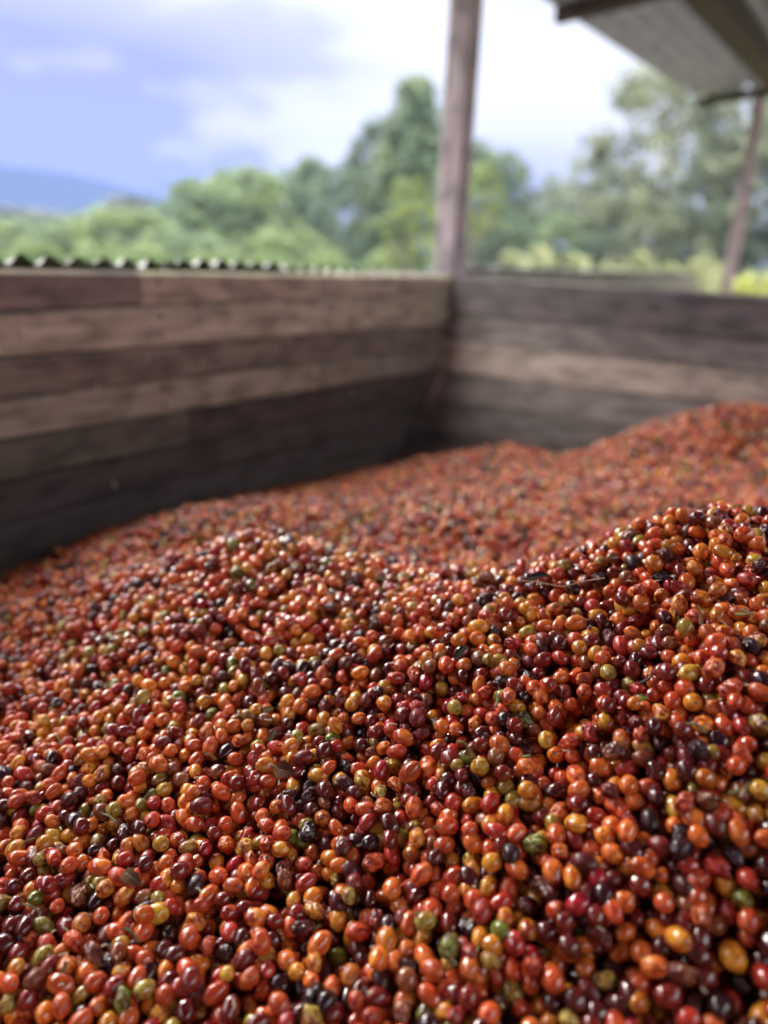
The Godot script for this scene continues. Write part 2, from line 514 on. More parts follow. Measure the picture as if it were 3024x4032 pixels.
		part("plank", st.commit(), wood(EARTH), bw)

	# added unseen wall behind the viewer, blocks light from the near heap
	var ew := thing("added_end_wall", "added tall plank wall behind the viewer, blocking light from the near fruit", "plank wall", P(-5.15, 1.5, 0.06))
	for k in 18:
		var ta := -0.05 + k * 0.182
		var st := begin()
		var c := []
		for h in [0.0, roof_h(-5.15, ta) - 0.09]:
			for q in [[0, 0], [0.18, 0], [0.18, -0.022], [0, -0.022]]: c.append(P(-5.15 + q[1], ta + q[0], h + 0.06) - ew.position)
		plank_mesh(st, [c[0], c[1], c[2], c[3], c[4], c[5], c[6], c[7]])
		part("plank", st.commit(), wood(EARTH), ew)

	# posts
	var S := (P(1, 0, 0) - P(0, 0, 0))
	var T := (P(0, 1, 0) - P(0, 0, 0))
	post(P(0.054, -0.046, 0.06), P(0.054, -0.046, roof_h(0.046, -0.072) - 0.012), S * 0.042, T * 0.042, Color(0.83, 0.76, 0.77), "thick weathered grey post at the corner of the bin")
	post(P(4.38, 0.22, 0.06), P(4.68, 0.22, roof_h(4.655, 0.2) - 0.072), S * 0.04, T * 0.04, Color(0.73, 0.64, 0.64), "slim leaning brown post under the far end of the tin roof")
	post(P(-3.5, -0.06, 0.06), P(-3.5, -0.06, roof_h(-3.5, -0.06) - 0.012), S * 0.042, T * 0.042, Color(0.81, 0.73, 0.73), "weathered post at the back end of the bin's long side")
	for s in [-3.5, 0.05, 4.5]:
		post(P(s, 2.9, 0.06), P(s, 2.9, roof_h(s, 2.9) - 0.186), S * 0.042, T * 0.042, Color(0.81, 0.73, 0.73), "weathered post on the far right side of the shed, " + ("behind the viewer" if s < -1 else "abreast of the corner post" if s < 1 else "at the far end"))

	# thin lath lying in the corner of the bin
	var la := thing("wooden_lath", "thin pale lath lying slantwise in the dark corner of the bin", "lath", P(-0.344, 0.012, 0.86))
	part("strip", timber(Vector3(0, 0, 0), P(-0.150, 0.062, 1.185) - la.position, S * 0.005, T * 0.005), wood(Color(0.83, 0.73, 0.65)), la)

func post(a: Vector3, b: Vector3, x: Vector3, y: Vector3, tint: Color, label: String) -> void:
	var o := thing("wooden_post", label, "post", a, "posts of the shed")
	part("shaft", timber(Vector3.ZERO, b - a, x, y), wood(tint), o)
	var st := begin()
	hexa(st, [-x * 1.5 - y * 1.5, x * 1.5 - y * 1.5, x * 1.5 + y * 1.5, -x * 1.5 + y * 1.5, -x * 1.5 - y * 1.5 + Vector3(0, 0.07, 0), x * 1.5 - y * 1.5 + Vector3(0, 0.07, 0), x * 1.5 + y * 1.5 + Vector3(0, 0.07, 0), -x * 1.5 + y * 1.5 + Vector3(0, 0.07, 0)])
	part("footing", st.commit(), flat(Color(0.22, 0.2, 0.18), 0.9), o)

# ---------------------------------------------------------------- tin
var tin_mat: StandardMaterial3D
var tin_old: StandardMaterial3D

func make_tin() -> void:
	tin_mat = StandardMaterial3D.new()
	tin_mat.resource_name = "galvanised tin"
	tin_mat.albedo_texture = noise_image(256, 256, 91, Vector2(6, 6), 5, [[0.2, Color(0.58, 0.55, 0.69)], [0.5, Color(0.63, 0.60, 0.74)], [0.8, Color(0.68, 0.65, 0.78)]])
	tin_mat.metallic = 0.1
	tin_mat.roughness = 0.45
	tin_old = StandardMaterial3D.new()
	tin_old.resource_name = "dull wet tin"
	tin_old.albedo_texture = noise_image(256, 256, 92, Vector2(6, 6), 5, [[0.25, Color(0.20, 0.18, 0.17)], [0.5, Color(0.33, 0.33, 0.34)], [0.75, Color(0.45, 0.45, 0.47)]])
	tin_old.metallic = 0.2
	tin_old.roughness = 0.55

# a corrugated sheet: origin o, run vector (along the corrugations), span vector (across), up; real thickness
func corrugated(run: Vector3, span: Vector3, up: Vector3, pitch: float, amp: float, phase: float) -> ArrayMesh:
	var st := begin()
	var w := span.length()
	var n := int(w / pitch * 8.0)
	var th := 0.0009
	var rows := 5
	var sd := span.normalized()
	var pts := []
	for i in n + 1:
		var x := w * i / n
		var y := amp * cos(TAU * x / pitch + phase) * (1.0 + 0.3 * sin(x * 23.0 + phase * 9.0)) + 0.25 * amp * sin(x * 9.0 + phase * 5.0)
		var sl := -amp * TAU / pitch * sin(TAU * x / pitch + phase)
		pts.append([x, y, (up - sd * sl).normalized()])
	for side in [1.0, -1.0]:
		for i in n:
			for r in rows:
				var q := []
				for e in [[i, r], [i + 1, r], [i + 1, r + 1], [i, r + 1]]:
					var p: Array = pts[e[0]]
					var f: float = float(e[1]) / rows
					q.append([run * f + sd * p[0] + up * (p[1] + side * th * 0.5), p[2] * side, Vector2(p[0], run.length() * f)])
				var order := [0, 1, 2, 0, 2, 3]
				var nn: Vector3 = (q[2][0] - q[0][0]).cross(q[1][0] - q[0][0])
				if nn.dot(q[0][1]) < 0: order = [0, 2, 1, 0, 3, 2]
				for k in order:
					st.set_normal(q[k][1])
					st.set_uv(q[k][2])
					st.add_vertex(q[k][0])
	# cut ends
	for f in [0.0, 1.0]:
		for i in n:
			var a: Vector3 = run * f + sd * pts[i][0] + up * pts[i][1]
			var b: Vector3 = run * f + sd * pts[i + 1][0] + up * pts[i + 1][1]
			var u := up * th * 0.5
			face_out(st, run * 0.5 + sd * pts[i][0], [a - u, a + u, b + u, b - u], [Vector2.ZERO, Vector2.ZERO, Vector2.ZERO, Vector2.ZERO])
	return st.commit()

func roof_h(s: float, t: float) -> float:
	return 2.628 + 0.0692 * s + 0.10 * (t + 0.27)

func setup_roof() -> void:
	make_tin()
	var o := thing("tin_shed", "open tin shed, its corrugated roof on dark timbers showing at upper right", "shed", P(0, 0, 2.6))
	var c := o.position
	var k := 0
	for half in 1:
		for col in 5:
			var ta := -0.30 + col * 0.72 if half == 0 else 2.59 + col * 0.70
			var tb := ta + 0.735 if half == 0 else ta + 0.72
			for row in 5:
				var sa := -5.3 + row * 1.98  # sheets carried on unseen behind the viewer to shade the near heap
				var sb := sa + 2.04 if row < 4 else 4.63
				var lift := 0.002 * ((row + col) % 2) + 0.003 * row + 0.013
				var a := P(sa, ta, roof_h(sa, ta) + lift) - c
				var b := P(sb, ta, roof_h(sb, ta) + lift) - c
				var d := P(sa, tb, roof_h(sa, tb) + lift) - c
				var up := (d - a).cross(b - a).normalized()
				if up.y < 0: up = -up
				var sh := part("roof_sheet", corrugated(b - a, d - a, up, 0.105, 0.013, rng.randf()), tin_mat, o)
				sh.position = a
				k += 1
	var S := (P(1, 0, 0) - P(0, 0, 0))
	var T := (P(0, 1, 0) - P(0, 0, 0))
	for s in [-5.2, -3.3, -1.1, 1.37, 4.57]:
		var ta := -0.24
		part("purlin", timber(P(s, ta, roof_h(s, ta) - 0.037) - c, P(s, 3.28, roof_h(s, 3.28) - 0.037) - c, S * 0.032, Vector3(0, 0.034, 0)), wood(Color(0.36, 0.30, 0.29)), o)
	for t in [0.46, 2.9]:
		part("beam", timber(P(-5.25, t, roof_h(-5.25, t) - 0.128) - c, P(4.62, t, roof_h(4.62, t) - 0.128) - c, T * 0.068, Vector3(0, 0.056, 0)), wood(Color(0.34, 0.27, 0.25)), o)

func setup_tin() -> void:
	# low lean-to sheets along the outside of the bin, their near edges showing above the planks
	var rows := [[-3.3, -2.02, 1.490, 0.0], [-2.06, -1.27, 1.487, 0.5], [-1.30, -0.90, 1.497, 1.2], [-0.93, -0.02, 1.494, 0.3],
		[0.12, 0.98, 1.530, 0.8], [0.96, 1.9, 1.542, 0.1], [1.88, 2.8, 1.560, 1.9], [2.78, 3.6, 1.570, 0.6], [3.58, 4.4, 1.585, 0.3]]
	var names := ["behind the viewer's left", "at the left edge of the photo", "standing highest", "between the highest sheet and the corner post",
		"just right of the corner post", "second to the right of the corner post", "third to the right of the corner post", "fourth to the right of the corner post", "next to the far leaning post"]
	for i in rows.size():
		var r: Array = rows[i]
		var tn := -0.028 if i < 4 else -0.026
		var a := P(r[0], tn, r[2] + 0.009)
		var o := thing("tin_sheet", ("dark" if i < 3 else "wet") + " tin sheet along the wall top, " + names[i], "tin sheet", a, "tin sheets along the wall tops")
		var run := P(r[0], tn - 1.1, r[2] - (0.42 if i < 4 else 0.4)) - a
		var span := P(r[1], tn, r[2] + 0.009 + (0.004 if i < 4 else 0.012)) - a
		var up := run.cross(span).normalized()
		if up.y < 0: up = -up
		part("sheet", corrugated(run, span, up, 0.060, 0.0085, r[3]), tin_old, o)
		for k in 3:
			var st := begin()
			var c := run * 0.06 + span * (0.2 + 0.3 * k) + up * 0.012
			var ring := []
			for g in 6: ring.append(span.normalized() * cos(TAU * g / 6) * 0.006 + run.normalized() * sin(TAU * g / 6) * 0.006)
			for g in 6:
				face_out(st, c - up * 0.01, [c + ring[g], c + ring[(g + 1) % 6], c + up * 0.003, c + up * 0.003], [Vector2.ZERO, Vector2.ZERO, Vector2.ZERO, Vector2.ZERO])
				face_out(st, c - up * 0.002, [c + ring[g], c + ring[(g + 1) % 6], c + ring[(g + 1) % 6] - up * 0.012, c + ring[g] - up * 0.012], [Vector2.ZERO, Vector2.ZERO, Vector2.ZERO, Vector2.ZERO])
			part("roofing_nail", st.commit(), flat(Color(0.3, 0.29, 0.28), 0.5, 0.6), o)

# ---------------------------------------------------------------- trees
var leaf_mat: StandardMaterial3D
var bark_mat: StandardMaterial3D
var crowns := {}

func crown_mesh(key: String, sd: int, clumps: int, leaves: int, size: float, shape: String, base: Color, vary: Color) -> ArrayMesh:
	# a unit crown (about 1 wide in x/z from -0.5 to 0.5, 0 to 1 high) of leaf-shaped faces gathered in clumps
	if crowns.has(key): return crowns[key]
	var r := RandomNumberGenerator.new()
	r.seed = sd
	var st := begin()
	for c in clumps:
		var y: float = pow(r.randf(), 0.8)
		var reach: float
		match shape:
			"cone": reach = 0.5 * (1.0 - y) + 0.06
			"tall": reach = 0.5 * sqrt(maxf(0.02, sin(PI * clampf(y * 0.85 + 0.1, 0, 1))))
			"bush": reach = 0.5 * sqrt(maxf(0.03, 1.0 - y * y))
			_: reach = 0.5 * sqrt(maxf(0.03, sin(PI * clampf(y * 0.9 + 0.08, 0, 1))))
		var a := r.randf() * TAU
		var d := reach * sqrt(r.randf_range(0.15, 1.0))
		var at := Vector3(cos(a) * d, y, sin(a) * d)
		var cr := r.randf_range(0.045, 0.12)
		var tone := r.randf()
		for k in leaves:
			var dir := Vector3(r.randfn(), r.randfn(), r.randfn()).normalized()
			var p := at + dir * cr * pow(r.randf(), 0.45) * Vector3(1.2, 0.75, 1.2)
			var n := (dir + Vector3(r.randfn(), r.randfn() + 0.7, r.randfn()) * 0.7).normalized()
			var x := n.cross(Vector3(r.randfn(), r.randfn(), r.randfn())).normalized()
			var z := x.cross(n)
			var w := size * r.randf_range(0.6, 1.3)
			var col := base.lerp(vary, clampf(tone * 0.7 + r.randf() * 0.4, 0, 1))
			var q := [p - x * w, p + z * w * 0.45 + n * w * 0.1, p + x * w, p - z * w * 0.45 + n * w * 0.1]
			for i in [0, 2, 1, 0, 3, 2]:
				st.set_normal(n)
				st.set_color(col)
				st.add_vertex(q[i])
	crowns[key] = st.commit()
	return crowns[key]

func limb(st: SurfaceTool, a: Vector3, b: Vector3, ra: float, rb: float) -> void:
	var ax := (b - a).normalized()
	var x := ax.cross(Vector3(0.3, 0.2, 0.9)).normalized()
	var y := ax.cross(x)
	for k in 7:
		var f := TAU * k / 7
		var g := TAU * (k + 1) / 7
		var d0 := x * cos(f) + y * sin(f)
		var d1 := x * cos(g) + y * sin(g)
		face_out(st, (a + b) * 0.5, [a + d0 * ra, a + d1 * ra, b + d1 * rb, b + d0 * rb], [Vector2(f, 0), Vector2(g, 0), Vector2(g, 1), Vector2(f, 1)])

func tree(called: String, label: String, x: float, z: float, h: float, w: float, key: String, low := 0.12, group := "", category := "tree") -> void:
	var o := thing(called, label, category, Vector3(x, -0.05, z), group)
	var r := RandomNumberGenerator.new()
	r.seed = int(x * 131 + z * 17) + 5000
	var st := begin()
	var tr := clampf(h * 0.022, 0.02, 0.22)
	var lean := Vector3(r.randf_range(-0.04, 0.04), 0, r.randf_range(-0.04, 0.04)) * h
	var top := Vector3(0, h * 0.8, 0) + lean
	limb(st, Vector3.ZERO, top * 0.5, tr, tr * 0.7)
	limb(st, top * 0.5, top, tr * 0.7, tr * 0.25)
	part("trunk", st.commit(), bark_mat, o)
	for k in 5:
		var s2 := begin()
		var f := r.randf_range(low + 0.1, 0.75)
		var a := r.randf() * TAU
		var p := top * f
		limb(s2, p, p + Vector3(cos(a) * w * 0.36, h * 0.13, sin(a) * w * 0.36), tr * 0.4, tr * 0.12)
		part("limb", s2.commit(), bark_mat, o)
	var c := part("crown", crowns[key], leaf_mat, o)
	c.position = Vector3(0, h * low, 0) + lean * 0.5
	c.scale = Vector3(w, h * (1.0 - low), w)
	c.rotation.y = r.randf() * TAU

func setup_trees() -> void:
	leaf_mat = StandardMaterial3D.new()
	leaf_mat.resource_name = "foliage"
	leaf_mat.vertex_color_use_as_albedo = true
	leaf_mat.roughness = 0.6
	leaf_mat.backlight_enabled = true
	leaf_mat.backlight = Color(0.5, 0.5, 0.4)
	leaf_mat.cull_mode = BaseMaterial3D.CULL_DISABLED
	bark_mat = flat(Color(0.16, 0.12, 0.10), 0.95)
	crown_mesh("mid", 101, 153, 60, 0.0221, "round", Color(0.125, 0.185, 0.080), Color(0.295, 0.370, 0.130))  # leaf tones lightened and greyed, painting haze into the crowns
	crown_mesh("mid2", 102, 136, 60, 0.0238, "round", Color(0.102, 0.162, 0.080), Color(0.249, 0.323, 0.145))
	crown_mesh("dark", 103, 153, 60, 0.0221, "round", Color(0.081, 0.122, 0.095), Color(0.194, 0.258, 0.133))
	crown_mesh("cone", 104, 187, 60, 0.0238, "cone", Color(0.081, 0.137, 0.095), Color(0.211, 0.272, 0.114))
	crown_mesh("airy", 105, 144, 80, 0.0187, "tall", Color(0.130, 0.152, 0.095), Color(0.291, 0.304, 0.171))
	crown_mesh("airy2", 106, 127, 80, 0.0187, "tall", Color(0.130, 0.168, 0.114), Color(0.274, 0.304, 0.171))
	crown_mesh("lime", 107, 39, 46, 0.0340, "round", Color(0.112, 0.157, 0.050), Color(0.298, 0.348, 0.075))
	crown_mesh("bush", 108, 102, 46, 0.0382, "bush", Color(0.251, 0.282, 0.135), Color(0.435, 0.438, 0.225))
	crown_mesh("yellow", 109, 85, 46, 0.0425, "bush", Color(0.32, 0.36, 0.09), Color(0.52, 0.52, 0.14))
	crown_mesh("far", 110, 153, 50, 0.0255, "round", Color(0.096, 0.124, 0.095), Color(0.193, 0.217, 0.133))
	var g := "trees of the wood beyond the shed"
	# far hazy row on the left, below the hill
	tree("tree", "hazy far tree under the blue hill, nearest the left edge", -59.2, -126.9, 8.6, 26, "far", 0.05, g)
	tree("tree", "hazy far tree under the blue hill, second from the left edge", -46.5, -135.0, 9.2, 24, "far", 0.05, g)
	tree("tree", "hazy dark far tree where the blue hill meets the light green trees", -39.5, -123.7, 10.8, 15, "far", 0.05, g)
	tree("tree", "hazy far tree peeping over the light green trees, below the white cloud", -25.0, -128.0, 13.5, 18, "far", 0.05, g)
	# light green trees in the left half
	tree("tree", "low light green tree cut by the left edge of the photo", -19.8, -38.0, 3.3, 8.0, "mid", 0.05, g)
	tree("tree", "low light green tree beside the left edge, in front of the hazy trees", -15.9, -38.4, 3.4, 6.5, "mid2", 0.05, g)
	tree("tree", "low yellowish green tree right of the hill's foot", -12.6, -37.7, 3.9, 6.0, "mid", 0.05, g)
	tree("tree", "rounded light green tree, first to rise above the low ones from the left", -10.6, -45.4, 6.0, 6.6, "mid2", 0.05, g)
	tree("tree", "broad light green tree in the middle of the left half", -8.6, -47.1, 6.9, 7.0, "mid", 0.05, g)
	tree("tree", "small pale green tree low in front of the broad light green one", -8.7, -33.5, 2.9, 5.0, "mid2", 0.05, g)
	tree("tree", "pointed mid green tree left of the narrow dark one", -6.6, -50.4, 7.4, 6.2, "mid2", 0.05, g)
	tree("tree", "narrow dark green pointed tree left of the tall conical tree", -4.9, -47.7, 7.5, 5.4, "cone", 0.03, g)
	tree("tree", "mid green tree filling the gap left of the tall conical tree", -2.5, -42.0, 6.6, 4.6, "dark", 0.05, g)
	tree("tree", "small light green tree low in front, left of the tall conical tree", -4.4, -33.0, 3.1, 4.4, "mid", 0.05, g)
	tree("tree", "light green tree beyond the left edge, nearest to it", -25.0, -38.0, 4.2, 8.0, "mid2", 0.05, g)
	tree("tree", "tall green tree beyond the left edge, second from it", -32.0, -36.0, 6.0, 8.0, "mid", 0.05, g)
	tree("tree", "dark tree far beyond the left edge", -38.0, -30.0, 7.0, 9.0, "dark", 0.05, g)
	tree("tree", "light green tree far beyond the left edge, behind the viewer's shoulder", -40.0, -18.0, 6.5, 9.0, "mid", 0.05, g)
	tree("tree", "tree beyond the right edge, nearest to it", 20.0, -30.0, 8.0, 7.0, "airy2", 0.08, g)
	tree("tree", "tree beyond the right edge, second from it", 27.0, -26.0, 7.5, 8.0, "mid2", 0.05, g)
	# the tall dark group at the post
	tree("tree", "tall dark conical tree directly left of the corner post", 0.75, -34.0, 8.7, 5.8, "cone", 0.03, g)
	tree("tree", "dark green tree on the left shoulder of the tall conical tree", -0.9, -36.0, 7.6, 3.6, "dark", 0.05, g)
	tree("tree", "bright lime green young tree in front of the tall conical tree", 0.40, -23.0, 4.1, 1.8, "lime", 0.4, g)
	tree("tree", "bright lime green young tree just right of the corner post", 2.5, -25.8, 4.9, 2.0, "lime", 0.55, g)
	tree("tree", "dark leafy tree reaching out right of the corner post", 3.0, -29.5, 5.9, 4.2, "dark", 0.1, g)
	# hazy row in the gap between the posts
	tree("tree", "pale hazy tree in the gap right of the corner post", 8.6, -60.0, 6.6, 6.5, "far", 0.05, g)
	tree("tree", "pale hazy tree in the middle of the gap between the posts", 11.9, -66.0, 8.3, 7.5, "far", 0.05, g)
	tree("tree", "hazy round topped tree left of the tall airy tree", 13.3, -58.5, 9.9, 7.0, "airy2", 0.05, g)
	tree("tree", "hazy tree behind the tall airy tree's left side", 15.0, -56.0, 8.6, 7.0, "far", 0.05, g)
	# tall airy trees at the right
	tree("tree", "tall airy tree with sky showing through, under the roof's far corner", 10.2, -32.4, 9.3, 6.4, "airy", 0.12, g)
	tree("tree", "airy tree behind the far leaning post", 12.2, -31.0, 8.6, 5.0, "airy2", 0.1, g)
	tree("tree", "airy tree at the right edge of the photo", 14.2, -30.5, 8.6, 5.2, "airy", 0.1, g)
	tree("tree", "darker green tree low in front of the tall airy tree", 11.2, -38.0, 5.6, 6.0, "dark", 0.05, g)
	tree("tree", "dark green bushy tree low behind the far leaning post", 13.2, -33.7, 4.6, 4.6, "dark", 0.05, g)
	tree("tree", "mid green tree low in the gap, left of the tall airy tree", 7.6, -40.0, 4.6, 6.0, "mid2", 0.05, g)
	tree("tree", "grey green tree just right of the corner post, behind the lime tree", 5.0, -42.0, 5.2, 4.6, "far", 0.05, g)
	# low bushes of the field behind the tin sheets
	var words := ["first", "second", "third", "fourth", "fifth", "sixth", "seventh", "eighth", "ninth", "tenth"]
	for k in 10:
		var f := k / 9.0
		tree("bush", "low yellow green bush above the tin between the posts, %s from the corner post" % words[k], lerpf(2.9, 10.6, f), lerpf(-20.5, -22.5, f) + rng.randf_range(-0.6, 0.6), rng.randf_range(1.9, 2.35), 1.5, "bush", 0.02, "field bushes between the posts", "bush")
	for k in 8:
		var f := k / 7.0
		tree("bush", "low pale green bush above the left tin sheets, %s from the left edge" % words[k], lerpf(-13.0, -0.2, f), -25.0 + rng.randf_range(-0.8, 0.8), rng.randf_range(1.8, 2.2), 2.1, "mid", 0.02, "field bushes left of the post", "bush")
	for k in 4:
		tree("shrub", "bright yellow leafy shrub right of the far post, %s from the post" % words[k], [3.75, 4.1, 4.45, 4.8][k], [-8.7, -8.3, -8.8, -8.2][k], [1.62, 1.72, 1.85, 1.8][k], 1.0, "yellow", 0.02, "yellow shrubs by the far post", "shrub")

# ---------------------------------------------------------------- the heap of cherries
func build_heights() -> void:
	hgrid.resize(GNS * GNT)
	var n := PILE.size()
	var ps := PackedFloat32Array()
	var pt := PackedFloat32Array()
	var pw := PackedFloat32Array()
	for k in n:
		ps.append(PILE[k][0])
		pt.append(PILE[k][1])
		pw.append(PILE[k][2])
	for i in GNS:
		var s := GS0 + i * GSTEP
		for j in GNT:
			var t := GT0 + j * GSTEP
			var v: float = PILE_FLAT[0] + PILE_FLAT[1] * s + PILE_FLAT[2] * t
			for k in n:
				var ds := s - ps[k]
				var dt := t - pt[k]
				var d2 := ds * ds + dt * dt
				if d2 > 1e-9: v += pw[k] * d2 * 0.5 * log(d2)
			hgrid[i * GNT + j] = clampf(v, 0.75, 1.42)

func height(s: float, t: float) -> float:
	var x := clampf((s - GS0) / GSTEP, 0.0, GNS - 1.001)
	var y := clampf((t - GT0) / GSTEP, 0.0, GNT - 1.001)
	var i := int(x)
	var j := int(y)
	var fx := x - i
	var fy := y - j
	var k := i * GNT + j
	var v := lerpf(lerpf(hgrid[k], hgrid[k + 1], fy), lerpf(hgrid[k + GNT], hgrid[k + GNT + 1], fy), fx)
	return v + lump.get_noise_2d(s, t) * 0.007

# a settled bed of round grains on a square that repeats, found by pushing overlapping grains apart under gravity
const TILE := 0.48
const BED := 0.035
func settled_bed() -> Array:
	var r := RandomNumberGenerator.new()
	r.seed = 77
	var n := 4700
	var x := PackedFloat32Array()
	var y := PackedFloat32Array()
	var z := PackedFloat32Array()
	var ra := PackedFloat32Array()
	for k in n:
		x.append(r.randf() * TILE)
		y.append(r.randf() * TILE)
		z.append(r.randf() * BED * 1.25)
		ra.append(clampf(0.0062 + r.randfn() * 0.00048, 0.0048, 0.0076))
	var cells := int(TILE / 0.0160)
	var cs := TILE / cells
	for it in 44:
		var grid := []
		grid.resize(cells * cells)
		for k in cells * cells: grid[k] = PackedInt32Array()
		for k in n:
			z[k] = maxf(z[k] - 0.00045, 0.0)
			var cx := int(x[k] / cs) % cells
			var cy := int(y[k] / cs) % cells
			grid[cx * cells + cy].append(k)
		for cx in cells:
			for cy in cells:
				var here: PackedInt32Array = grid[cx * cells + cy]
				for nb in [[0, 0], [1, 0], [0, 1], [1, 1], [1, -1]]:
					var ox: int = cx + nb[0]
					var oy: int = cy + nb[1]
					var sx := 0.0
					var sy := 0.0
					if ox >= cells:
						ox -= cells
						sx = TILE
					if oy >= cells:
						oy -= cells
						sy = TILE
					elif oy < 0:
						oy += cells
						sy = -TILE
					var there: PackedInt32Array = grid[ox * cells + oy]
					var same: bool = nb[0] == 0 and nb[1] == 0
					for ia in here.size():
						var a := here[ia]
						var xa := x[a]
						var ya := y[a]
						var za := z[a]
						var r_a := ra[a]
						for ib in range(ia + 1 if same else 0, there.size()):
							var b := there[ib]
							var dx := x[b] + sx - xa
							var dy := y[b] + sy - ya
							var dz := z[b] - za
							var m := r_a + ra[b]
							var d2 := dx * dx + dy * dy + dz * dz
							if d2 < m * m and d2 > 1e-12:
								var d := sqrt(d2)
								var p := (m - d) / d * 0.42
								x[a] -= dx * p
								y[a] -= dy * p
								z[a] = maxf(z[a] - dz * p, 0.0)
								x[b] += dx * p
								y[b] += dy * p
								z[b] = maxf(z[b] + dz * p, 0.0)
								xa = x[a]
								ya = y[a]
								za = z[a]
		for k in n:
			x[k] = fposmod(x[k], TILE)
			y[k] = fposmod(y[k], TILE)
	return [x, y, z, ra]

# shapes: a fruit about 1 in half width, a little longer along y, with a navel at the top pole
func fruit_mesh(sd: int, long: float, flatten: float, lumpy: float, wrinkle: float, blush: Color) -> ArrayMesh:
	var nz := FastNoiseLite.new()
	nz.seed = sd
	nz.frequency = 0.9
	nz.fractal_octaves = 2
	var wz := FastNoiseLite.new()
	wz.seed = sd + 50
	wz.frequency = 2.6
	wz.fractal_type = FastNoiseLite.FRACTAL_RIDGED
	wz.fractal_octaves = 2
	var th := [0.0, 0.05, 0.10, 0.15, 0.20, 0.26, 0.36, 0.52, 0.72, 0.95, 1.2, 1.45, 1.7, 1.95, 2.2, 2.45, 2.7, 2.9, 3.02, PI]
	var seg := 22
	var f := func(a: float, b: float) -> Vector3:
		var d := Vector3(sin(a) * cos(b), cos(a), sin(a) * sin(b))
		var rr := 1.0 + lumpy * nz.get_noise_3dv(d * 1.1) - wrinkle * maxf(0.0, wz.get_noise_3dv(d))
		rr += 0.018 * exp(-pow((a - 0.185) / 0.05, 2)) - 0.05 * exp(-pow(a / 0.11, 2)) - 0.05 * exp(-pow((PI - a) / 0.13, 2))
		if lumpy > 0.12: rr -= 0.2 * smoothstep(0.72, 1.0, d.x) + 0.1 * smoothstep(0.75, 1.0, d.dot(Vector3(-0.5, 0.5, 0.7)))
		# a coffee fruit is very slightly flat on two sides and blunt at the navel
		return Vector3(d.x * flatten, d.y * long * (1.0 - 0.03 * maxf(d.y, 0.0)), d.z) * rr
	var v := PackedVector3Array()
	var nn := PackedVector3Array()
	var uv := PackedVector2Array()
	var col := PackedColorArray()
	var idx := PackedInt32Array()
	for i in th.size():
		for j in seg + 1:
			var a: float = th[i]
			var b := TAU * j / seg
			v.append(f.call(a, b))
			var e := 0.02
			var a1 := clampf(a, e, PI - e)
			var n: Vector3 = (f.call(a1, b + e) - f.call(a1, b - e)).cross(f.call(a1 + e, b) - f.call(a1 - e, b)).normalized()
			if a < 0.01: n = Vector3.UP
			if a > 3.14: n = Vector3.DOWN
			if n.dot(v[v.size() - 1]) < 0: n = -n
			nn.append(n)
			uv.append(Vector2(float(j) / seg, a / PI))
			var c := Color.WHITE
			var side := nz.get_noise_3d(sin(a) * cos(b) * 0.5 + 7.0, cos(a) * 0.5, sin(a) * sin(b) * 0.5)
			c = c.lerp(blush, smoothstep(-0.08, 0.16, side))
			if a < 0.12: c *= Color(0.35, 0.28, 0.25)
			elif a < 0.21: c *= Color(0.70, 0.62, 0.58)
			elif a > 3.0: c *= Color(0.45, 0.4, 0.36)
			c.a = 1.0
			col.append(c)
	for i in th.size() - 1:
		for j in seg:
			var p := i * (seg + 1) + j
			var q := p + seg + 1
			for k in [p, q + 1, p + 1, p, q, q + 1]: idx.append(k)
	var arr := []
	arr.resize(Mesh.ARRAY_MAX)
	arr[Mesh.ARRAY_VERTEX] = v
	arr[Mesh.ARRAY_NORMAL] = nn
	arr[Mesh.ARRAY_TEX_UV] = uv
	arr[Mesh.ARRAY_COLOR] = col
	arr[Mesh.ARRAY_INDEX] = idx
	var m := ArrayMesh.new()
	m.add_surface_from_arrays(Mesh.PRIMITIVE_TRIANGLES, arr)
	return m

func mottle(sd: int, strength: float, blotch: Color) -> ImageTexture:
	var im := Image.create(256, 128, false, Image.FORMAT_RGB8)
	var a := FastNoiseLite.new()
	a.seed = sd
	a.frequency = 1.1
	a.fractal_octaves = 3
	var b := FastNoiseLite.new()
	b.seed = sd + 1
	b.frequency = 5.5
	b.fractal_octaves = 2
	var sp := FastNoiseLite.new()
	sp.seed = sd + 2
	sp.frequency = 3.2
	sp.noise_type = FastNoiseLite.TYPE_CELLULAR
	for j in 128:
		var th := PI * (j + 0.5) / 128
		for i in 256:
			var ph := TAU * i / 256
			var d := Vector3(sin(th) * cos(ph), cos(th), sin(th) * sin(ph))
			var w := smoothstep(-0.05, 0.32, a.get_noise_3dv(d)) * strength
			w += smoothstep(0.12, 0.42, b.get_noise_3dv(d)) * strength * 0.5
			var c := Color.WHITE.lerp(blotch, clampf(w, 0, 1))
			var dot := sp.get_noise_3dv(d)
			if dot < -0.93: c = c * Color(0.45, 0.38, 0.36)
			var g := 1.0 - 0.07 * absf(b.get_noise_3dv(d * 3.0))
			im.set_pixel(i, j, Color(c.r * g, c.g * g, c.b * g))
	return ImageTexture.create_from_image(im)

